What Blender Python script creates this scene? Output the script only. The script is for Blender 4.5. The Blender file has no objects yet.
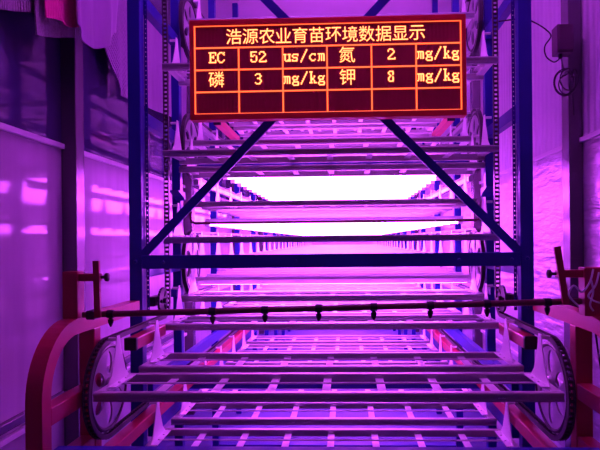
import bpy, bmesh, math, random
from mathutils import Vector, Matrix
random.seed(7)
sc = bpy.context.scene
C = sc.collection
PI = math.pi
H = 1.45                      # height of the camera above the floor; heights below are given from eye level
XC = -0.069                   # centre line of the machine
def Z(r): return H + r

# ------------------------------------------------------------------ materials
def mat(name, col, rough=.5, metal=0.0, bump=0.0, scale=40.0, stretch=(1, 1, 1), spec=.5, emit=None, var=0.0, wave=None, coat=0.0, bdist=.01, trans=0.0):
    m = bpy.data.materials.new(name); m.use_nodes = True
    nt = m.node_tree; N = nt.nodes; L = nt.links
    p = N['Principled BSDF']
    p.inputs['Base Color'].default_value = (*col, 1)
    p.inputs['Roughness'].default_value = rough
    p.inputs['Metallic'].default_value = metal
    p.inputs['Specular IOR Level'].default_value = spec
    p.inputs['Coat Weight'].default_value = coat
    p.inputs['Transmission Weight'].default_value = trans
    if emit:
        p.inputs['Emission Color'].default_value = (*emit[0], 1)
        p.inputs['Emission Strength'].default_value = emit[1]
        return m
    tc = N.new('ShaderNodeTexCoord'); mp = N.new('ShaderNodeMapping')
    mp.inputs['Scale'].default_value = stretch
    L.new(tc.outputs['Object'], mp.inputs['Vector'])
    nz = N.new('ShaderNodeTexNoise'); nz.inputs['Scale'].default_value = scale; nz.inputs['Detail'].default_value = 4
    L.new(mp.outputs['Vector'], nz.inputs['Vector'])
    if var > 0:
        mx = N.new('ShaderNodeMix'); mx.data_type = 'RGBA'
        mx.inputs[6].default_value = (*[max(0, c * (1 - var)) for c in col], 1)
        mx.inputs[7].default_value = (*[min(1, c * (1 + var)) for c in col], 1)
        L.new(nz.outputs['Fac'], mx.inputs[0]); L.new(mx.outputs[2], p.inputs['Base Color'])
    if bump > 0:
        b = N.new('ShaderNodeBump'); b.inputs['Strength'].default_value = bump; b.inputs['Distance'].default_value = bdist
        src = nz.outputs['Fac']
        if wave:
            w = N.new('ShaderNodeTexWave'); w.inputs['Scale'].default_value = wave[0]; w.inputs['Distortion'].default_value = wave[1]
            w.bands_direction = wave[2]
            L.new(mp.outputs['Vector'], w.inputs['Vector'])
            ad = N.new('ShaderNodeMath'); ad.operation = 'ADD'
            L.new(w.outputs['Fac'], ad.inputs[0]); L.new(nz.outputs['Fac'], ad.inputs[1]); src = ad.outputs[0]
        L.new(src, b.inputs['Height']); L.new(b.outputs['Normal'], p.inputs['Normal'])
    return m

M = dict(
    blue=mat('blue_paint', (.010, .013, .29), .42, var=.12, scale=12),
    red=mat('red_paint', (.42, .010, .05), .33, var=.12, scale=10),
    alu=mat('aluminium', (.47, .48, .47), .36, .6, bump=.05, scale=60, stretch=(.2, 1, 1), var=.08),
    white=mat('white_coated_steel', (.88, .88, .88), .4, var=.04, scale=20),
    steel=mat('galvanised_steel', (.44, .44, .47), .38, .4, var=.12, scale=30),
    dark=mat('dark_chain_steel', (.06, .055, .06), .45, .4),
    black=mat('black_plastic', (.012, .012, .012), .5),
    pipe=mat('dark_red_pipe', (.16, .035, .05), .35),
    film=mat('silver_film', (.46, .40, .48), .07, 0, bump=.10, scale=14, stretch=(1, 1, .12), var=.16, bdist=.0015, spec=.10),
    glossy=mat('dark_glazing', (.06, .045, .13), .05, 0, bump=.012, scale=3, var=.10, bdist=.004, spec=.6),
    foil=mat('crinkled_foil', (.54, .48, .56), .30, .25, bump=.8, scale=12, stretch=(1, .5, 2.2), var=.14, bdist=.02),
    ribbed=mat('ribbed_foil', (.64, .60, .68), .36, .15, bump=.5, scale=9, stretch=(1, 1, .6), var=.10, wave=(5, 1.5, 'Y'), bdist=.012),
    floor=mat('blue_floor_paint', (.06, .06, .24), .6, bump=.1, scale=20, var=.2),
    ceil=mat('ceiling_film', (.55, .53, .58), .5, bump=.2, scale=4, var=.1),
    col=mat('grey_column_paint', (.15, .13, .16), .26, .35),
    trim=mat('pale_trim', (.75, .72, .76), .4),
    knit=mat('grey_knit_net', (.34, .30, .34), .9, bump=.8, scale=90, var=.35, wave=(30, 1.5, 'Y'), bdist=.01),
    pink=mat('pink_knit', (.90, .06, .32), .85, bump=.7, scale=90, var=.15, wave=(26, .6, 'Y'), bdist=.008),
    sheer=mat('sheer_film', (.38, .27, .44), .3, bump=.4, scale=6, stretch=(1, 2, .4), var=.2, bdist=.02),
    mesh=mat('hanging_net', (.36, .26, .42), .7, bump=.7, scale=60, var=.2, wave=(22, 4, 'DIAGONAL'), bdist=.01),
    screen=mat('led_screen', (.42, .012, .045), .45, bump=.25, scale=3, wave=(20, 0, 'X'), bdist=.003),  # red glow of the LEDs put into the screen's base colour
    sign=mat('red_glow_housing', (.80, .012, .03), .4),  # LED light falling on the frame painted in as red
    led=mat('led_orange', (0, 0, 0), emit=((1, .11, .035), 2.2)),
    ledtext=mat('led_amber', (0, 0, 0), emit=((1, .28, .09), 3.6)),
    tube=mat('grow_light', (0, 0, 0), emit=((.66, .066, 1.0), 46)),
    boxpaint=mat('dark_box_paint', (.10, .05, .08), .5),
    cable=mat('black_cable', (.01, .008, .012), .5),
    clear=mat('pale_hose', (.75, .72, .75), .3),
)

# ------------------------------------------------------------------ mesh builder
class MB:
    def __init__(s): s.v = []; s.f = []; s.mi = []; s.cur = 0
    def add(s, vs, fs):
        o = len(s.v); s.v += [tuple(v) for v in vs]
        for f in fs: s.f.append([i + o for i in f]); s.mi.append(s.cur)
        return s
    def box(s, x0, x1, y0, y1, z0, z1, c=0.0):
        if c <= 0:
            vs = [(x, y, z) for x in (x0, x1) for y in (y0, y1) for z in (z0, z1)]
            return s.add(vs, [(0, 1, 3, 2), (4, 6, 7, 5), (0, 4, 5, 1), (2, 3, 7, 6), (0, 2, 6, 4), (1, 5, 7, 3)])
        # chamfered box: bevel with bmesh
        bm = bmesh.new()
        bmesh.ops.create_cube(bm, size=1)
        for v in bm.verts:
            v.co = ((x0 + x1) / 2 + v.co.x * (x1 - x0), (y0 + y1) / 2 + v.co.y * (y1 - y0), (z0 + z1) / 2 + v.co.z * (z1 - z0))
        bmesh.ops.bevel(bm, geom=list(bm.edges), offset=c, segments=2, affect='EDGES', profile=.5)
        bm.verts.index_update()
        s.add([v.co[:] for v in bm.verts], [[v.index for v in f.verts] for f in bm.faces]); bm.free(); return s
    def tube(s, pts, r, n=8, closed=False):
        pts = [Vector(p) for p in pts]; m = len(pts); rings = []
        up = None
        for i, p in enumerate(pts):
            a = pts[(i - 1) % m] if (closed or i) else p
            b = pts[(i + 1) % m] if (closed or i < m - 1) else p
            d = (b - a).normalized()
            if up is None:
                up = Vector((0, 0, 1)) if abs(d.z) < .9 else Vector((0, 1, 0))
            u = (up - d * up.dot(d)).normalized(); w = d.cross(u); up = u
            rr = r[i] if isinstance(r, (list, tuple)) else r
            rings.append([p + (u * math.cos(2 * PI * k / n) + w * math.sin(2 * PI * k / n)) * rr for k in range(n)])
        vs = [v for R in rings for v in R]; fs = []
        for i in range(m if closed else m - 1):
            j = (i + 1) % m
            for k in range(n):
                l = (k + 1) % n
                fs.append((i * n + k, i * n + l, j * n + l, j * n + k))
        if not closed:
            fs.append(list(range(n))[::-1]); fs.append([(m - 1) * n + k for k in range(n)])
        return s.add(vs, fs)
    def bar(s, a, b, w, h, side=None):
        """rectangular bar from a to b; w across 'side', h across the other"""
        a = Vector(a); b = Vector(b); d = (b - a).normalized()
        u = Vector(side) if side else (Vector((0, 0, 1)) if abs(d.z) < .9 else Vector((0, 1, 0)))
        u = (u - d * u.dot(d)).normalized(); t = d.cross(u)
        vs = [p + u * (i * w / 2) + t * (j * h / 2) for p in (a, b) for i, j in ((-1, -1), (1, -1), (1, 1), (-1, 1))]
        return s.add(vs, [(3, 2, 1, 0), (4, 5, 6, 7), (0, 1, 5, 4), (1, 2, 6, 5), (2, 3, 7, 6), (3, 0, 4, 7)])
    def sweep_rect(s, pts, w, h, side=(1, 0, 0)):
        """rectangular tube along a path lying in a plane whose normal is side; w along side, h across"""
        pts = [Vector(p) for p in pts]; sd = Vector(side); rings = []; m = len(pts)
        for i, p in enumerate(pts):
            d = (pts[min(i + 1, m - 1)] - pts[max(i - 1, 0)]).normalized(); t = d.cross(sd)
            rings += [p + sd * (i_ * w / 2) + t * (j_ * h / 2) for i_, j_ in ((-1, -1), (1, -1), (1, 1), (-1, 1))]
        fs = [(3, 2, 1, 0), [4 * (m - 1) + k for k in range(4)]]
        for i in range(m - 1):
            for k in range(4):
                l = (k + 1) % 4; fs.append((4 * i + k, 4 * i + l, 4 * i + 4 + l, 4 * i + 4 + k))
        return s.add(rings, fs)
    def prism(s, outline, n, t):
        """outline: list of 3D points in a plane; extruded by vector n*t"""
        k = len(outline); n = Vector(n) * t
        vs = [Vector(p) for p in outline] + [Vector(p) + n for p in outline]
        fs = [list(range(k))[::-1], [k + i for i in range(k)]]
        for i in range(k):
            j = (i + 1) % k; fs.append((i, j, k + j, k + i))
        return s.add(vs, fs)
    def cyl(s, a, b, r, n=16): return s.tube([a, b], r, n)

def obj(name, mb, m, parent=None, smooth=False, local=False):
    me = bpy.data.meshes.new(name)
    off = Vector((0, 0, 0))
    if parent and not local:
        q = parent
        while q: off += q.location; q = q.parent
    me.from_pydata([tuple(Vector(v) - off) for v in mb.v], [], mb.f)
    ms = m if isinstance(m, (list, tuple)) else [m]
    for q in ms: me.materials.append(q)
    for p, i in zip(me.polygons, mb.mi): p.material_index = i
    bm = bmesh.new(); bm.from_mesh(me); bmesh.ops.recalc_face_normals(bm, faces=bm.faces); bm.to_mesh(me); bm.free()
    if smooth:
        for p in me.polygons: p.use_smooth = True
        me.set_sharp_from_angle(angle=math.radians(40))
    o = bpy.data.objects.new(name, me); C.objects.link(o)
    if parent: o.parent = parent
    return o
def tag(o, label, cat, group=None, kind=None):
    if label: o['label'] = label
    if cat: o['category'] = cat
    if group: o['group'] = group
    if kind: o['kind'] = kind
    return o
def thing(name, label, cat, loc=(0, 0, 0), group=None):
    o = bpy.data.objects.new(name, None); C.objects.link(o); o.location = loc; o.empty_display_size = .05
    return tag(o, label, cat, group)
def struct(name, mb, m, parent=None):
    o = obj(name, mb, m, parent)
    if not parent: o['kind'] = 'structure'
    return o
def dup(root, loc, label=None, group=None):
    r = root.copy(); C.objects.link(r); r.location = loc
    if label: r['label'] = label
    if group: r['group'] = group
    for ch in list(root.children):
        c = ch.copy(); C.objects.link(c); c.parent = r
        for g in ch.children:
            d = g.copy(); C.objects.link(d); d.parent = c
    return r
ORD = ['first', 'second', 'third', 'fourth', 'fifth', 'sixth', 'seventh', 'eighth', 'ninth', 'tenth', 'eleventh', 'twelfth',
       'thirteenth', 'fourteenth', 'fifteenth', 'sixteenth', 'seventeenth', 'eighteenth', 'nineteenth', 'twentieth']

# ------------------------------------------------------------------ the room
XL, XR = -1.35, 1.15
Y0, Y1 = -0.6, 14.6
ZT = Z(2.05)
struct('floor', MB().box(XL - .1, XR + .1, Y0, Y1, -.1, 0), M['floor'])
struct('ceiling', MB().box(XL - .1, XR + .1, Y0, Y1, ZT, ZT + .1), M['ceil'])
struct('wall_back', MB().box(XL - .1, XR + .1, Y1, Y1 + .1, 0, ZT), M['trim'])
wl = struct('wall_left', MB().box(XL - .1, XL, Y0, Y1, 0, Z(.46)), M['film'])
wlu = struct('wall_left_upper', MB().box(XL - .1, XL, Y0, Y1, Z(.46), ZT), M['glossy'])
wr = struct('wall_right', MB().box(XR, XR + .1, Y0, Y1, 0, Z(.47)), M['foil'])
wru = struct('wall_right_upper', MB().box(XR, XR + .1, Y0, Y1, Z(.47), ZT), M['ribbed'])
tn = [0]
def trim(mb, m):
    tn[0] += 1; return struct('trim_%d' % tn[0], mb, m)
trim(MB().box(XL, XL + .018, Y0, Y1, Z(.447), Z(.472), .003), M['trim'])
trim(MB().box(XL, XL + .022, Y0, Y1, Z(-.785), Z(-.762), .003), M['trim'])
trim(MB().box(XL, XL + .030, Y0, Y1, Z(-.735), Z(-.70), .003), M['col'])
trim(MB().box(XR - .018, XR, Y0, Y1, Z(.458), Z(.483), .003), M['trim'])
trim(MB().box(XR - .018, XR, Y0, Y1, Z(-.785), Z(-.762), .003), M['trim'])
for y in (0.6, 2.58, 4.56, 6.54, 8.52, 10.5, 12.48):
    mb = MB().box(XL, XL + .072, y, y + .085, 0, ZT, .004); trim(mb, M['col'])
    mb = MB().box(XR - .066, XR, y + .11, y + .2, 0, ZT, .004); trim(mb, M['col'])

# ------------------------------------------------------------------ blue rack frame
PX = (XC - .836, XC + .836)
YF = 2.35
rf = thing('rack_frame', 'blue steel rack frame of posts, crossbeams and diagonal braces holding the growing machine', 'rack', (XC, YF, 0))
def post(x, y, w, d, name='post'):
    mb = MB().box(x - w / 2, x + w / 2, y - d / 2, y + d / 2, 0, Z(2.0), .004)
    return obj(name, mb, M['blue'], rf)
for i, x in enumerate(PX):
    sgn = 1 if i == 0 else -1
    p = post(x, YF + .02, .056, .05)
    # perforated flange on the inner edge of the front post
    mb = MB(); xi = x + sgn * .028
    y0 = YF + .045
    n = 110; z0 = Z(-.31); step = (Z(1.95) - z0) / n
    for k in range(n):
        za = z0 + k * step
        mb.box(min(xi, xi + sgn * .014), max(xi, xi + sgn * .014), y0, y0 + .003, za, za + step * .72)
    mb.box(min(xi, xi + sgn * .005), max(xi, xi + sgn * .005), y0, y0 + .003, z0, Z(1.95))
    mb.box(min(xi + sgn * .010, xi + sgn * .014), max(xi + sgn * .010, xi + sgn * .014), y0, y0 + .003, z0, Z(1.95))
    fl = obj('slotted_flange', mb, M['blue'], rf)
    for zz in (-.085, -.29):
        mb = MB().tube([(x, YF - .005, Z(zz)), (x, YF - .009, Z(zz)), (x, YF - .014, Z(zz))], [.009, .009, .006], 6)
        obj('bolt', mb, M['blue'], p)
POSTY = [2.95 + .83 * k for k in range(13)]
for y in POSTY:
    for x in PX: post(x, y, .045, .045)
mb = MB().box(PX[0] + .03, PX[1] - .03, YF - .012, YF + .03, Z(-.116), Z(-.058), .003)
cb = obj('crossbeam', mb, M['blue'], rf)
for x in (-.78, -.21, .48, .70):
    obj('bolt', MB().tube([(x, YF - .012, Z(-.087)), (x, YF - .016, Z(-.087)), (x, YF - .02, Z(-.087))], [.007, .007, .004], 6), M['blue'], cb)
ctr = Vector((XC, YF - .004, Z(.762)))
for sx in (0, 1):
    for zz in (-.06, 1.60):
        e = Vector((PX[sx] + (.03 if sx == 0 else -.03), YF - .004, Z(zz)))
        obj('diagonal_brace', MB().bar(ctr, e, .036, .012, (0, 0, 1)), M['blue'], rf)
obj('brace_plate', MB().box(XC - .06, XC + .06, YF - .018, YF - .0105, Z(.70), Z(.82), .003), M['blue'], rf)
# cross beams between the second posts and side beams
for zz, y in ((.462, 3.3), (-.77, 2.95)):
    obj('crossbeam', MB().box(PX[0] + .023, PX[1] - .023, y - .02, y + .02, Z(zz - .022), Z(zz + .022), .003), M['blue'], rf)
for x in PX:
    for zz in (.555, 1.08, -.13, -1.30):
        obj('side_beam', MB().box(x - .02, x + .02, YF + .046, 2.927, Z(zz - .028), Z(zz + .028), .003), M['blue'], rf)
    s = 1 if x < 0 else -1
    obj('side_beam', MB().box(x - .02, x + .02, 2.973, 3.757, Z(.44), Z(.484), .003), M['blue'], rf)
    for zz in (-.63, -.83):
        obj('side_beam', MB().box(x + s * .026, x + s * .052, 2.40, 13.0, Z(zz - .03), Z(zz + .03), .003), M['blue'], rf)
    # brackets carrying the little sprockets
    obj('bracket', MB().box(min(x, x + s * .036), max(x, x + s * .036), 2.80, 2.927, Z(-.285), Z(-.245), .003), M['blue'], rf)
    obj('bracket', MB().prism([(x - s * .0, 2.80, Z(.265)), (x - s * .0, 2.927, Z(.265)), (x - s * .0, 2.927, Z(.22)), (x - s * .0, 2.88, Z(.24))], (s, 0, 0), .05), M['blue'], rf)
# floor cross members
for y in (1.62, 2.35, 3.76, 5.42):
    if y == 1.62: continue
    obj('floor_beam', MB().box(PX[0] + .03, PX[1] - .03, y - .03, y + .03, .0, .06, .004), M['blue'], rf)

# ------------------------------------------------------------------ seedling trays
THW = .765; TD = .14
def tray_parts(mode):
    out = []
    prof = [(.002, -.015), (.024, -.015), (.026, -.012), (.026, .012), (.024, .015), (.005, .015), (.001, .011), (.001, .004), (.004, .002), (.004, -.008), (0, -.010)]
    for nm, sy in (('front_bar', -1), ('rear_bar', 1)):
        mb = MB().prism([(-THW, sy * (TD - a), z) for a, z in prof], (1, 0, 0), 2 * THW)
        out.append((nm, mb, 'alu'))
    for sx in (-1, 1):
        mb = MB().box(sx * (THW - .018) - .017, sx * (THW - .018) + .017, -TD + .027, TD - .027, .002, .0145)
        out.append(('side_bar', mb, 'white'))
    for k in range(7):
        x = (k - 3) * .19
        mb = MB().box(x - .0145, x + .0145, -TD + .004, TD - .004, -.0045, -.0015)
        out.append(('slat', mb, 'white'))
    out.append(('support_rod', MB().cyl((-THW + .02, .0, .011), (THW - .02, .0, .011), .0038, 6), 'white'))
    for sx in (-1, 1):
        x = sx * (THW - .028)
        mb = MB().prism([(x - .0015, -.10, .014), (x - .0015, .10, .014), (x - .0015, .060, .05), (x - .0015, .024, .13), (x - .0015, .012, .18),
                         (x - .0015, -.012, .18), (x - .0015, -.024, .13), (x - .0015, -.060, .05)], (1, 0, 0), .003)
        mb.box(min(x, x - sx * .028), max(x, x - sx * .028), -.09, .09, .0185, .0215)
        mb.cyl((x, 0, .168), (x + sx * .033, 0, .168), .006, 8)
        for yy in (-.03, .03): mb.cyl((x - sx * .016, yy, .0215), (x - sx * .016, yy, .026), .005, 6)
        out.append(('hanger', mb, 'white'))
    return out
def make_tray(name, loc):
    t = thing(name, None, 'tray', loc)
    for nm, mb, m in tray_parts(0): obj(nm, mb, M[m], t, local=True)
    return t
tray0 = make_tray('seedling_tray', (XC, 1.92, Z(-.51)))
one = MB()
for nm, mb, m in tray_parts(1):
    one.cur = 0 if m == 'alu' else 1
    one.add(mb.v, mb.f)
tray_small = None
def tray(x, y, z, label, group, first=[True]):
    if first[0]:
        first[0] = False; tray0['label'] = label; tray0['group'] = group; return tray0
    return dup(tray0, (x, y, Z(z)), label, group)
def far_tray(y, z, label, group):
    global tray_small
    if tray_small is None:
        tray_small = obj('seedling_tray', one, [M['alu'], M['white']]); o = tray_small
    else:
        o = tray_small.copy(); C.objects.link(o)
    o.location = (XC, y, Z(z)); tag(o, label, 'tray', group); return o
G = 'empty slatted trays hanging on the chains'
tray(XC, 1.92, -.51, 'nearest empty slatted tray, hung between the two large front wheels', G)
tray(XC, 2.32, -.515, 'slatted tray right behind the nearest tray, on the same short chain run', G)
tray(XC, 2.64, -.393, 'slatted tray on the front lift just below the blue crossbeam', G)
tray(XC, 2.64, .007, 'slatted tray on the front lift just above the blue crossbeam', G)
tray(XC, 2.64, .407, 'slatted tray on the front lift crossing behind the braces, below the red display', G)
tray(XC, 2.64, .807, 'slatted tray on the front lift mostly hidden behind the red display', G)
tray(XC, 2.885, -.29, 'slatted tray behind the front lift, just above the brown spray pipe', G)
tray(XC, 2.886, .365, 'slatted tray behind the lift, just under the tray crossing the braces', G)
for k in range(7):
    tray(XC, 2.32 + .4 * k, -.855, ['slatted tray at the very bottom, below the nearest tray', 'second slatted tray back along the lowest chain run',
         'third slatted tray back along the lowest chain run', 'fourth slatted tray back along the lowest chain run', 'fifth slatted tray back along the lowest chain run',
         'sixth slatted tray back along the lowest chain run', 'last slatted tray back along the lowest chain run'][k], G)
WY = 3.05; WR = .165
WC = (-.12, .535, 1.19)
TIERS = [('lowest upper tier, beneath the crossbeam', WC[0] - WR - .17), ('tier hidden by the blue crossbeam', WC[0] + WR - .17),
         ('tier between the lit lamp rows', WC[1] - WR - .17), ('tier just above the lit lamps', WC[1] + WR - .17),
         ('tier behind the red display', WC[2] - WR - .17), ('top tier above the red display', WC[2] + WR - .17)]
for tname, z in TIERS:
    for k in range(26):
        y = WY + .02 + .4 * k
        if k < 5:
            tray(XC, y, z, '%s slatted tray back in the %s' % (ORD[k], tname), G)
        else:
            far_tray(y, z, 'small slatted tray far back in the %s' % tname, 'far trays of the ' + tname)

# ------------------------------------------------------------------ grow lights
LAMPT = [('upper row under the fourth tier', TIERS[3][1] - .10, 3.70, 'upper lit row of tube lamps'),
         ('eye-level row just above the blue crossbeam', TIERS[2][1] - .10, 3.2, 'eye-level lit row of tube lamps'),
         ('row seen just below the blue crossbeam', TIERS[1][1] - .10, 2.98, 'lit row of tube lamps below the crossbeam')]
def lamp_mbs():
    L = .72
    t = MB().cyl((-L, 0, 0), (L, 0, 0), .011, 10)
    caps = [MB().cyl((s * L, 0, 0), (s * (L + .03), 0, 0), .0125, 10) for s in (-1, 1)]
    batten = MB().box(-L - .03, L + .03, -.009, .009, .0135, .032, .003)
    return t, caps, batten
lt, lc, lb = lamp_mbs()
lamp0 = thing('tube_lamp', None, 'lamp', (XC, 3, Z(0)))
obj('tube', lt, M['tube'], lamp0, local=True)
for c in lc: obj('end_cap', c, M['white'], lamp0, local=True)
obj('batten', lb, M['white'], lamp0, local=True)
lm = MB(); lm.add(lt.v, lt.f); lm.cur = 1
for c in lc + [lb]: lm.add(c.v, c.f)
def reflector_mb():
    mb = MB(); L = .72
    pr = [(-.075, -.004), (-.022, .0125), (.022, .0125), (.075, -.004), (.075, -.002), (.022, .0150), (-.022, .0150), (-.075, -.002)]
    return mb.prism([(-L, a, b) for a, b in pr], (1, 0, 0), 2 * L)
lamp1 = dup(lamp0, (XC, 2.98, Z(0))); obj('reflector', reflector_mb(), M['white'], lamp1, local=True)
lm1 = MB(); lm1.add(lt.v, lt.f); lm1.cur = 1
for c in lc + [lb, reflector_mb()]: lm1.add(c.v, c.f)
lamp1_far = None; first1 = True
lamp_far = None; firstlamp = True
for tn_, z, ys, grp in LAMPT:
    k = 0; y = ys
    while y < 13.3:
        if k < 4:
            lab = '%s glowing tube lamp back in the %s' % (ORD[k], tn_)
            if tn_.startswith('row seen'):
                if first1: lamp1.location = (XC, y, Z(z)); tag(lamp1, lab, 'lamp', grp); first1 = False
                else: dup(lamp1, (XC, y, Z(z)), lab, grp)
            elif firstlamp: o = lamp0; o.location = (XC, y, Z(z)); tag(o, lab, 'lamp', grp); firstlamp = False
            else: dup(lamp0, (XC, y, Z(z)), lab, grp)
        else:
            if tn_.startswith('row seen'):
                if lamp1_far is None: lamp1_far = o = obj('tube_lamp', lm1, [M['tube'], M['white']])
                else: o = lamp1_far.copy(); C.objects.link(o)
            elif lamp_far is None: lamp_far = o = obj('tube_lamp', lm, [M['tube'], M['white']])
            else: o = lamp_far.copy(); C.objects.link(o)
            o.location = (XC, y, Z(z)); tag(o, 'far glowing tube lamp in the %s' % tn_, 'lamp', grp)
        k += 1; y += .25

for k in range(5):  # unseen lamps added to brighten tray tops, right wall and cloths
    dup(lamp0, (XC, 1.7 + .3 * k, Z(2.017)), '%s added tube lamp, unseen on the ceiling above the front of the machine' % ORD[k], 'added ceiling tube lamps')

# ------------------------------------------------------------------ wheels and chains
CX = (XC - .786, XC + .786)
def wheel_disc(R, x, y, z, t=.006, holes=6, teeth=0):
    """toothed plate with radial oval openings, in the plane across x"""
    cu = bpy.data.curves.new('disc', 'CURVE'); cu.dimensions = '2D'; cu.fill_mode = 'BOTH'; cu.extrude = t / 2
    def ring(p):
        sp = cu.splines.new('POLY'); sp.points.add(len(p) - 1); sp.use_cyclic_u = True
        for q, (a, b) in zip(sp.points, p): q.co = (a, b, 0, 1)
    n = 96
    ring([((R if (k // 2) % 2 else R * .965) * math.cos(2 * PI * k / n), (R if (k // 2) % 2 else R * .965) * math.sin(2 * PI * k / n)) for k in range(n)])
    for h in range(holes):
        A = 2 * PI * (h + .5) / holes; p = []
        for k in range(20):
            b = -2 * PI * k / 20; u, v = R * (.56 + .25 * math.cos(b)), R * .145 * math.sin(b)
            p.append((u * math.cos(A) - v * math.sin(A), u * math.sin(A) + v * math.cos(A)))
        ring(p)
    o = bpy.data.objects.new('disc', cu); C.objects.link(o)
    me = bpy.data.meshes.new_from_object(o.evaluated_get(bpy.context.evaluated_depsgraph_get()))
    bpy.data.objects.remove(o); bpy.data.curves.remove(cu)
    mb = MB(); mb.add([(x + v.co.z, y + v.co.x, z + v.co.y) for v in me.vertices], [list(p.vertices) for p in me.polygons])
    bpy.data.meshes.remove(me); return mb
def wheel(name, R, x, y, z, label, group, side, holes=6):
    t = thing(name, label, 'wheel', (x, y, z), group)
    obj('disc', wheel_disc(R, x, y, z, holes=holes), M['steel'], t)
    obj('rim', MB().tube([(x, y + R * .93 * math.cos(2 * PI * k / 64), z + R * .93 * math.sin(2 * PI * k / 64)) for k in range(64)], .0085, 8, True), M['dark'], t, smooth=True)
    obj('hub', MB().tube([(x - .016, y, z), (x - .012, y, z), (x + .012, y, z), (x + .016, y, z)], [.2 * R, .24 * R, .24 * R, .2 * R], 20), M['steel'], t)
    obj('axle', MB().cyl((x - side * .016, y, z), (x - side * .021, y, z), .012, 12), M['dark'], t)
    return t
BW = (1.95, Z(-.52), .158)
side_word = ('left', 'right')
for i in (0, 1):
    s = 1 if i == 0 else -1
    wheel('chain_wheel', BW[2], CX[i], BW[0], BW[1], 'large slotted chain wheel at the lower %s front of the machine' % side_word[i], 'large front chain wheels', s)
    for wz, wn in zip(WC, ('under the blue crossbeam', 'below the red display', 'beside the display top')):
        wheel('chain_wheel', WR * .97, CX[i], WY, Z(wz), 'slotted wheel turning a tier chain on the %s, %s' % (side_word[i], wn), 'tier chain wheels', s)
    # small sprocket with bearing
    sx, sy, sz = CX[i], 2.545, Z(-.275)
    t = thing('small_sprocket', 'small chain sprocket on the %s, behind the front post below the blue crossbeam' % side_word[i], 'sprocket', (sx, sy, sz), 'small lift sprockets')
    obj('sprocket_disc', wheel_disc(.062, sx, sy, sz, holes=3, t=.010), M['dark'], t)
    obj('shaft', MB().cyl((sx + s * .02, sy, sz), (PX[i] - s * .02, sy, sz), .012, 12), M['dark'], t)
    obj('bearing_block', MB().box(min(sx - s * .02, sx - s * .055), max(sx - s * .02, sx - s * .055), sy - .05, sy + .05, sz - .022, sz + .022, .004), M['black'], t)

def path_pts(seq, step):
    """resample a polyline of (y,z) by equal steps -> list of (y,z,angle)"""
    out = []; carry = 0
    for (a, b) in zip(seq, seq[1:]):
        d = math.hypot(b[0] - a[0], b[1] - a[1])
        if d < 1e-9: continue
        ang = math.atan2(b[1] - a[1], b[0] - a[0]); t = carry
        while t < d:
            out.append((a[0] + (b[0] - a[0]) * t / d, a[1] + (b[1] - a[1]) * t / d, ang)); t += step
        carry = t - d
    return out
PITCH = .0205
def link_mb():
    mb = MB()
    for sx in (-1, 1):
        mb.box(sx * .010 - .0018, sx * .010 + .0018, -PITCH * .52, PITCH * .52, -.009, .009)
    mb.cyl((-.0085, 0, 0), (.0085, 0, 0), .0058, 8)
    return mb
rad = .170
seq = [(2.62, Z(1.9)), (2.62, Z(-.275))]
for k in range(1, 9):
    a = -PI / 2 * k / 8; seq.append((2.545 + .075 * math.cos(a), Z(-.275) + .075 * math.sin(a)))
seq.append((1.95, BW[1] + rad))
for k in range(1, 25):
    a = PI / 2 + PI * k / 24; seq.append((BW[0] + rad * math.cos(a), BW[1] + rad * math.sin(a)))
seq.append((4.95, BW[1] - rad))
links = path_pts(seq, PITCH)
def seen(l): return l[1] < Z(1.13) and not (l[0] > 2.9)
order = sorted([l for l in links if seen(l)], key=lambda l: l[0] * 1.0 + (2 if abs(l[1] - Z(-.08)) < .03 else 0))
big = set(order[:100])
lmesh = None
for i in (0, 1):
    t = thing('roller_chain', 'dark roller chain of the front lift on the %s, round the large wheel and up' % side_word[i], 'chain', (CX[i], 2.62, Z(0)), 'lift chains')
    rest = MB()
    for (y, z, a) in links:
        if (y, z, a) in big:
            if lmesh is None:
                o = obj('link', link_mb(), M['dark'], t, local=True); lmesh = o
            else:
                o = lmesh.copy(); C.objects.link(o); o.parent = t
            o.location = (0, y - 2.62, z - Z(0)); o.rotation_euler = (a, 0, 0)
        else:
            R = Matrix.Rotation(a, 3, 'X'); L = link_mb()
            rest.add([R @ Vector(v) + Vector((CX[i], y, z)) for v in L.v], L.f)
    r = obj('links', rest, M['dark'], t); r['kind'] = 'stuff'
    for wz, wn in zip(WC, ('under the blue crossbeam', 'below the red display', 'at the top of the red display')):
        pts = [(CX[i], 13.2, Z(wz + WR + .006)), (CX[i], WY, Z(wz + WR + .006))]
        for k in range(1, 20):
            a = PI / 2 + PI * k / 20; pts.append((CX[i], WY + (WR + .006) * math.cos(a), Z(wz) + (WR + .006) * math.sin(a)))
        pts += [(CX[i], WY, Z(wz - WR - .006)), (CX[i], 13.2, Z(wz - WR - .006))]
        o = obj('tier_chain', MB().sweep_rect(pts, .020, .014), M['dark'])
        tag(o, 'dark tier chain looped round the %s wheel %s' % (side_word[i], wn), 'chain', 'tier chains')
    # red guide rails under the front chain, silver ones in the tiers: fixed to the rack
    s = 1 if i == 0 else -1
    xg = CX[i] + s * .012
    for z0, ya, yb in ((-.40, 2.14, 2.48), (-.745, 1.86, 5.0), (.80, 3.65, 4.3)):
        g = obj('guide_rail', MB().box(xg - .024, xg + .024, ya, yb, Z(z0 - .024), Z(z0 + .024), .004), M['red'], rf); g['label'] = 'red guide rail under chain'
        obj('end_plug', MB().box(xg - .025, xg + .025, ya - .02, ya, Z(z0 - .025), Z(z0 + .025), .004), M['black'], g)
    for wz in WC:
        for dz in (WR, -WR):
            g = obj('tier_rail', MB().box(CX[i] - .014, CX[i] + .014, WY + .1, 13.2, Z(wz + dz - (.034 if dz > 0 else .042)), Z(wz + dz - (.008 if dz > 0 else .016))), M['steel'], rf)

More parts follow.
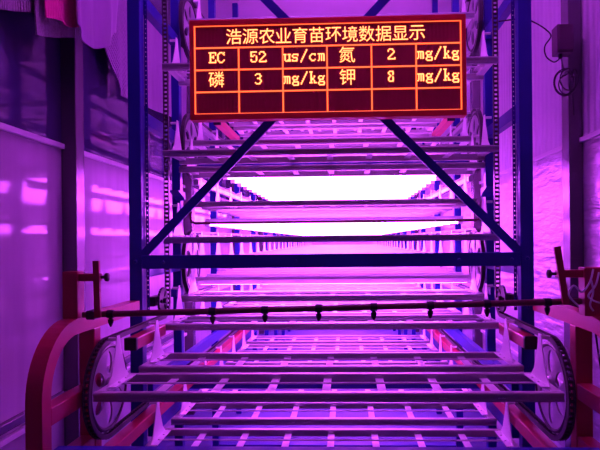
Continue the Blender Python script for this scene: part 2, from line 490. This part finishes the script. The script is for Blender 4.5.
# ------------------------------------------------------------------ red guard frames
RW = .05
def guard(i):
    s = 1 if i == 0 else -1
    x = PX[0] if i == 0 else .805             # guard stands in line with the post
    t = thing('guard_frame', ('red tubular guard frame with rounded corner at the lower left' if i == 0 else 'red guard frame beside the right front wheel, cut off by the photo edge'),
              'guard', (x, 1.7, 0), 'red guard frames')
    zt = -.275; yn = 1.585; r = .19
    pts = [(x, yn, 0)]
    pts += [(x, yn, Z(zt - r - .1 * k)) for k in (3, 2, 1)]
    for k in range(13):
        a = PI - PI / 2 * k / 12; pts.append((x, yn + r + r * math.cos(a), Z(zt - r) + r * math.sin(a)))
    pts += [(x, 2.322, Z(zt))]
    obj('bent_rail', MB().sweep_rect(pts, RW, RW), M['red'], t)
    for zm in (-.52, -.70):
        obj('cross_rail', MB().box(x - RW / 2, x + RW / 2, yn + .025, 1.895, Z(zm - .027), Z(zm + .027), .003), M['red'], t)
    obj('upright', MB().box(x - .028, x + .028, 1.89, 1.94, 0, Z(zt - .025), .003), M['red'], t)
    sp = obj('clamp_post', MB().box(x - RW / 2 - (0.02 if i else 0), x + RW / 2, 1.775, 1.825, Z(zt + .025), Z(-.095), .003), M['red'], t)
    xa = -.813 if i == 0 else .680
    obj('clamp_arm', MB().box(min(x + s * .025, xa), max(x + s * .025, xa), 1.785, 1.815, Z(-.128), Z(-.103), .003), M['red'], t)
    obj('upright_holder', MB().bar((xa - (0 if i == 0 else .008), 1.77, Z(-.06 if i == 0 else -.028)), (xa + (.004 if i == 0 else .018), 1.77, Z(-.245 if i == 0 else -.21)), .012, .02, (0, 1, 0)), M['red'], t)
    kx = xa + (.004 if i == 0 else -.004)
    obj('clamp_knob', MB().tube([(kx, 1.79, Z(-.115)), (kx + s * .016, 1.79, Z(-.115)), (kx + s * .018, 1.79, Z(-.115)), (kx + s * .027, 1.79, Z(-.115)), (kx + s * .029, 1.79, Z(-.115))],
                              [.005, .005, .014, .014, .009], 10), M['dark'], t, smooth=True)
    return t
guard(0); guard(1)
o = obj('toe_bar', MB().box(PX[0] + .03, PX[1] - .03, 1.60, 1.64, Z(-.655), Z(-.615), .003), M['blue'])
o.rotation_euler = (0, 0, 0)
tag(o, 'dark blue bar along the bottom edge between the red guard frames', 'bar')

# ------------------------------------------------------------------ spray pipe
pa = Vector((-.873, 1.80, Z(-.240))); pb = Vector((.757, 1.80, Z(-.205)))
t = thing('spray_pipe', 'brown spray pipe with small hanging nozzles, spanning the front above the trays', 'pipe', tuple(pa))
obj('pipe', MB().cyl(pa, pb, .0105, 14), M['pipe'], t, smooth=True)
obj('pipe_bracket', MB().box(pa.x + .02, pa.x + .05, 1.775, 1.825, pa.z - .014, pa.z + .016, .004), M['dark'], t)
for px in (112, 218, 272, 327, 383, 440, 497, 557):
    f_ = (px - 83) / (590 - 83); c = pa.lerp(pb, f_)
    mb = MB().tube([c + Vector((0, 0, -.006)), c + Vector((0, 0, -.016)), c + Vector((0, 0, -.018)), c + Vector((0, 0, -.028)), c + Vector((0, 0, -.042))], [.006, .006, .010, .009, .003], 8)
    mb.tube([c + Vector((-.011, 0, 0)), c + Vector((.011, 0, 0))], .0135, 10)
    obj('nozzle', mb, M['black'], t)
# the thin pipe between the tiers at eye level
x0, x1 = -.80, .69
pts = [(x0, 2.83, Z(.165)), (x0, 2.83, Z(.12)), (x0 + .005, 2.83, Z(.103)), (x0 + .02, 2.83, Z(.095)), (x1 - .02, 2.83, Z(.095)), (x1 - .005, 2.83, Z(.103)), (x1, 2.83, Z(.12)), (x1, 2.83, Z(.165))]
o = obj('water_pipe', MB().tube(pts, .007, 8), M['pipe'])
tag(o, 'thin dark water pipe with upturned ends above the blue crossbeam', 'pipe')

# ------------------------------------------------------------------ LED display
U = .00442                                   # one LED
DW, DH = 246, 82
SY = 2.25; sx0, sz0 = -.066, Z(.704)
disp = thing('led_display', 'LED display board, red glow coloured into its frame, glowing orange readings, hung on the braces', 'display', (sx0, SY, sz0))
disp.rotation_euler = (0, math.radians(-.1), math.radians(.4))
hw, hh = DW * U / 2 + .012, DH * U / 2 + .012
mb = MB()
for (a, b, c, d) in ((-hw, hw, hh - .012, hh + .012), (-hw, hw, -hh - .012, -hh + .012), (-hw - .008, -hw + .010, -hh - .012, hh + .012), (hw - .010, hw + .008, -hh - .012, hh + .012)):
    mb.box(a, b, -.012, .04, c, d, .002)
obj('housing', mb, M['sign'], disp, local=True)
obj('screen', MB().box(-hw, hw, -.004, .04, -hh, hh), M['screen'], disp, local=True)
def led_xy(u, v): return ((u - DW / 2) * U, (DH / 2 - v) * U)     # from the top-left corner in LEDs
def lbox(mb, u0, v0, u1, v1):
    a, b = led_xy(u0, v0); c, d = led_xy(u1, v1)
    mb.box(min(a, c), max(a, c), -.0062, -.0042, min(b, d), max(b, d))
g = MB(); lw = 1.3
for r in range(5):
    v = r * 20.5; lbox(g, -lw / 2, v - lw / 2, DW + lw / 2, v + lw / 2)
for c in range(7):
    u = c * 41; lbox(g, u - lw / 2, lw / 2 if c in (0, 6) else 20.5 + lw / 2, u + lw / 2, DH - lw / 2) if True else None
obj('grid_lines', g, M['led'], disp, local=True)
F = {
 'E': (10, ["1111111", "0110001", "0110001", "0110100", "0111100", "0110100", "0110000", "0110001", "0110001", "1111111"]),
 'C': (10, ["0011101", "0110011", "1100001", "1100000", "1100000", "1100000", "1100000", "1100001", "0110010", "0011100"]),
 '5': (10, ["1111110", "1100000", "1100000", "1101100", "1110010", "0000011", "0000011", "1100011", "1100010", "0111100"]),
 '2': (10, ["0111100", "1000110", "1000011", "0000011", "0000110", "0001100", "0011000", "0110000", "1100001", "1111111"]),
 '3': (10, ["0111100", "1000110", "0000011", "0000110", "0011100", "0000110", "0000011", "0000011", "1000110", "0111100"]),
 '8': (10, ["0111100", "1100110", "1100110", "0110100", "0011000", "0110100", "1100110", "1100110", "1100110", "0111100"]),
 'u': (7, ["1110111", "0110011", "0110011", "0110011", "0110011", "0110111", "0011111"]),
 's': (7, ["0111110", "1100010", "1100000", "0111100", "0000110", "1000110", "1111100"]),
 '/': (12, ["0000011", "0000010", "0000110", "0000100", "0001100", "0001000", "0011000", "0010000", "0110000", "0100000", "1100000", "1000000"]),
 'c': (7, ["0011110", "0110010", "1100000", "1100000", "1100000", "0110010", "0011100"]),
 'm': (7, ["1111110", "0101011", "0101011", "0101011", "0101011", "0101011", "1101011"]),
 'g': (7, ["0111011", "1100110", "1100110", "0111100", "0110000", "0111110", "1100011", "1100011", "0111110"]),
 'k': (11, ["1110000", "0110000", "0110000", "0110000", "0110110", "0110100", "0111000", "0111000", "0110100", "0110110", "1110111"]),
}
def dots(text, u, v_base, name):
    mb = MB()
    for ch in text:
        h, rows = F[ch]
        top = v_base - h
        if ch == '/': top = v_base - 11
        for r, row in enumerate(rows):
            k = 0
            while k < len(row):
                if row[k] == '1':
                    e = k
                    while e < len(row) and row[e] == '1': e += 1
                    lbox(mb, u + k, top + r, u + (e if e - k != 2 else k + 1.35), top + r + 1); k = e
                else: k += 1
        u += 8
    return obj(name, mb, M['ledtext'], disp, local=True)
def han(text, u0, v_mid, size, pitch, name):
    """Chinese characters from Blender's own font, as thin lit strokes"""
    mb = MB()
    for k, ch in enumerate(text):
        cu = bpy.data.curves.new('glyph', 'FONT'); cu.body = ch; cu.size = 1; cu.align_x = 'CENTER'; cu.offset = -.004
        o = bpy.data.objects.new('glyph', cu); C.objects.link(o)
        me = bpy.data.meshes.new_from_object(o.evaluated_get(bpy.context.evaluated_depsgraph_get()))
        bpy.data.objects.remove(o); bpy.data.curves.remove(cu)
        if len(me.vertices):
            xs = [v.co.x for v in me.vertices]; ys = [v.co.y for v in me.vertices]
            cx, cy = (min(xs) + max(xs)) / 2, (min(ys) + max(ys)) / 2
            sc_ = size / max(max(ys) - min(ys), max(xs) - min(xs))
            n = len(me.vertices); vs = []
            for yy in (-.0062, -.0045):
                for v in me.vertices:
                    a, b = led_xy(u0 + pitch * (k + .5) + (v.co.x - cx) * sc_, v_mid - (v.co.y - cy) * sc_)
                    vs.append((a, yy, b))
            fs = []; ec = {}
            for p in me.polygons:
                q = list(p.vertices); fs.append(q); fs.append([n + i for i in q[::-1]])
                for a, b in zip(q, q[1:] + q[:1]): ec[(a, b)] = 1
            for a, b in ec:
                if (b, a) not in ec: fs.append((b, a, n + a, n + b))
            mb.add(vs, fs)
        bpy.data.meshes.remove(me)
    return obj(name, mb, M['ledtext'], disp, local=True)
R1, R2 = 20.5, 41.0
han('浩源农业育苗环境数据显示', 29, 10.3, 14.2, 15.4, 'heading_text')
dots('EC', 13, R1 + 14, 'reading_text'); dots('52', 41 + 11, R1 + 14, 'reading_text'); dots('us/cm', 82.5, R1 + 14, 'reading_text')
han('氮', 123 + 10.5, R1 + 8.6, 14.5, 16, 'reading_text'); dots('2', 164 + 15, R1 + 14, 'reading_text'); dots('mg/kg', 205.8, R1 + 14, 'reading_text')
han('磷', 12, R2 + 8.8, 14.5, 16, 'reading_text'); dots('3', 41 + 15, R2 + 14, 'reading_text'); dots('mg/kg', 82.5, R2 + 14, 'reading_text')
han('钾', 123 + 10.5, R2 + 8.8, 14.5, 16, 'reading_text'); dots('8', 164 + 15, R2 + 14, 'reading_text'); dots('mg/kg', 205.8, R2 + 14, 'reading_text')
for x in (-.28, .28):
    obj('mounting_bracket', MB().box(x - .015, x + .015, .04, .088, -.03, .03, .003), M['dark'], disp, local=True)

# ------------------------------------------------------------------ fabrics on the upper left wall
def cloth(name, x, ya, yb, ztop, zbot, m, label, amp=.02, freq=14, ny=40, nz=14, fold=.0, thick=.006, group=None):
    """hanging cloth along the wall; zbot(t) gives the hem"""
    mb = MB(); a = []; ph = random.random() * 6
    for i in range(ny + 1):
        t = i / ny; y = ya + (yb - ya) * t
        for j in range(nz + 1):
            q = j / nz; z = ztop + (zbot(t) - ztop) * q
            d = amp * (.35 + .65 * q) * math.sin(freq * t + ph + 1.4 * q) + .4 * amp * math.sin(freq * 2.3 * t + 2 * ph) + fold * q * q
            a.append((x + d, y + .01 * math.sin(6 * q + 5 * t), Z(z)))
    n = len(a); vs = a + [(p[0] + thick, p[1], p[2]) for p in a]; f = []
    w = nz + 1
    for i in range(ny):
        for j in range(nz):
            k = i * w + j
            f.append((k, k + 1, k + w + 1, k + w)); f.append((n + k, n + k + w, n + k + w + 1, n + k + 1))
    for i in range(ny):
        k = i * w + nz; f.append((k, n + k, n + k + w, k + w))
        k = i * w; f.append((k, k + w, n + k + w, n + k))
    for j in range(nz):
        k = j; f.append((k, n + k, n + k + 1, k + 1))
        k = ny * w + j; f.append((k, k + 1, n + k + 1, n + k))
    mb.add(vs, f)
    o = obj(name, mb, m, smooth=True); tag(o, label, 'cloth', group); return o
cloth('hanging_net', XL + .085, 1.7, 2.256, 1.5, lambda t: .777 + .175 * t, M['knit'], 'grey knit net hanging in the top left corner of the photo', .012, 12)
cloth('hanging_net', XL + .115, 2.16, 2.50, 1.5, lambda t: .833 + .11 * t, M['knit'], 'grey knit net showing under the hem of the pink cloth', .006, 8)
cloth('hanging_cloth', XL + .148, 2.19, 2.48, 1.5, lambda t: .914 + .065 * t + .006 * math.sin(7 * t), M['pink'], 'bright pink knit cloth hanging over the grey net', .008, 9)
cloth('sheer_curtain', XL + .192, 2.32, 2.80, 1.55, lambda t: .94 + .135 * t - .09 * math.sin(PI * min(1, t * 1.1)), M['sheer'], 'pale purple sheer curtain with a sagging hem, next to the pink cloth', .016, 9)
cloth('hanging_net', XL + .075, 2.86, 3.28, 1.55, lambda t: 1.09 - .25 * min(1, t * 1.9) + .03 * max(0, t - .5), M['mesh'], 'purple net tapering downwards beside the left front post', .010, 8)
cloth('wall_sheet', XL + .05, 3.33, 5.2, 1.55, lambda t: .875 + .03 * math.sin(4 * t) + .04 * t, M['sheer'], 'loose sheet on the upper left wall behind the left front post', .02, 12)

# ------------------------------------------------------------------ box, cables and hoses on the right
cx_ = XR - .066
t = thing('control_box', 'small dark control box on the grey column at the upper right', 'box', (cx_ - .03, 2.70, Z(.97)))
obj('case', MB().box(1.006, 1.082, 2.618, 2.695, Z(.872), Z(1.005), .005), M['boxpaint'], t)
obj('cover', MB().box(1.011, 1.078, 2.610, 2.618, Z(.879), Z(.998), .003), M['boxpaint'], t)
obj('cable_gland', MB().cyl((1.03, 2.65, Z(.872)), (1.03, 2.65, Z(.850)), .009, 8), M['black'], t)
def catmull(p, n=8):
    p = [Vector(q) for q in p]; p = [p[0]] + p + [p[-1]]; out = []
    for i in range(1, len(p) - 2):
        for k in range(n):
            s = k / n; a, b, c, d = p[i - 1:i + 3]
            out.append(.5 * ((2 * b) + (c - a) * s + (2 * a - 5 * b + 4 * c - d) * s * s + (3 * b - a - 3 * c + d) * s ** 3))
    out.append(p[-2]); return out
o = obj('power_cable', MB().tube(catmull([(.718, 2.56, Z(1.0)), (.81, 2.5, Z(.985)), (.88, 2.55, Z(.985)), (.926, 2.55, Z(.955)), (.954, 2.56, Z(.926)), (.926, 2.56, Z(.88)), (.935, 2.57, Z(.838)), (.98, 2.60, Z(.82)), (1.022, 2.65, Z(.846))]), .0035, 6), M['cable'])
tag(o, 'thin black cable running from the right front post to the control box', 'cable')
pts = [(1.035, 2.645, Z(.846)), (1.04, 2.645, Z(.81))]
for k in range(44):
    a = PI / 2 + 2 * PI * k / 11; q = k // 11; r = (.058, .048, .062, .052)[q]
    pts.append((1.047 + r * math.cos(a) * .8 + (0, .008, -.006, .012)[q], 2.645 - .007 * k / 11, Z(.735) + r * math.sin(a) - (0, .012, .004, -.010)[q]))
pts += [(1.07, 2.645, Z(.72)), (1.085, 2.645, Z(.66)), (1.09, 2.645, Z(.58))]
o = obj('coiled_cord', MB().tube(catmull(pts, 3), .0032, 5), M['cable'])
tag(o, 'coil of thin black cable hanging below the control box', 'cable')
hz = [[(.78, 1.76, Z(-.10)), (.765, 1.75, Z(-.14)), (.74, 1.75, Z(-.17)), (.715, 1.75, Z(-.15)), (.70, 1.75, Z(-.18)), (.73, 1.75, Z(-.215))],
      [(.80, 1.765, Z(-.11)), (.785, 1.755, Z(-.15)), (.76, 1.75, Z(-.185)), (.80, 1.75, Z(-.205)), (.84, 1.755, Z(-.19))],
      [(.77, 1.755, Z(-.13)), (.775, 1.75, Z(-.17)), (.765, 1.75, Z(-.21)), (.775, 1.75, Z(-.23))]]
mb = MB()
for h in hz: mb.tube(catmull(h, 6), .0032, 6)
o = obj('air_hoses', mb, M['clear']); tag(o, 'thin pale hoses looping by the clamp at the right end of the spray pipe', 'hose')
o = obj('hanging_cable', MB().tube(catmull([(.828, 1.86, Z(-.305)), (.838, 1.86, Z(-.38)), (.85, 1.86, Z(-.46)), (.86, 1.86, Z(-.50))]), .003, 6), M['cable'])
tag(o, 'thin black cable hanging down behind the right red guard rail', 'cable')

# ------------------------------------------------------------------ world, camera
w = bpy.data.worlds.new('World'); sc.world = w; w.use_nodes = True
bg = w.node_tree.nodes['Background']; bg.inputs['Color'].default_value = (.60, .13, 1.0, 1); bg.inputs['Strength'].default_value = .06

f_px = 550.0; yaw = math.radians(2); e = .010
cxp = 345 - f_px * math.tan(yaw) * math.cos(e); cyp = 240 + f_px * math.tan(yaw) * math.sin(e)
fw = Vector((-math.sin(yaw), math.cos(yaw), 0)); r0 = Vector((math.cos(yaw), math.sin(yaw), 0)); u0 = Vector((0, 0, 1))
Rt = r0 * math.cos(e) - u0 * math.sin(e); Up = u0 * math.cos(e) + r0 * math.sin(e)
cam = bpy.data.cameras.new('Camera'); co = bpy.data.objects.new('Camera', cam); C.objects.link(co)
m = Matrix((Rt, Up, -fw)).transposed().to_4x4(); m.translation = (0, 0, H); co.matrix_world = m
cam.sensor_width = 36; cam.sensor_fit = 'HORIZONTAL'; cam.lens = f_px * 36 / 600
cam.shift_x = -(cxp - 300) / 600; cam.shift_y = (cyp - 225) / 600
cam.clip_start = .02; cam.clip_end = 100
sc.camera = co
vs = sc.view_settings; vs.view_transform = 'Standard'; vs.look = 'None'; vs.gamma = 1; vs.use_curve_mapping = False; vs.exposure = 0
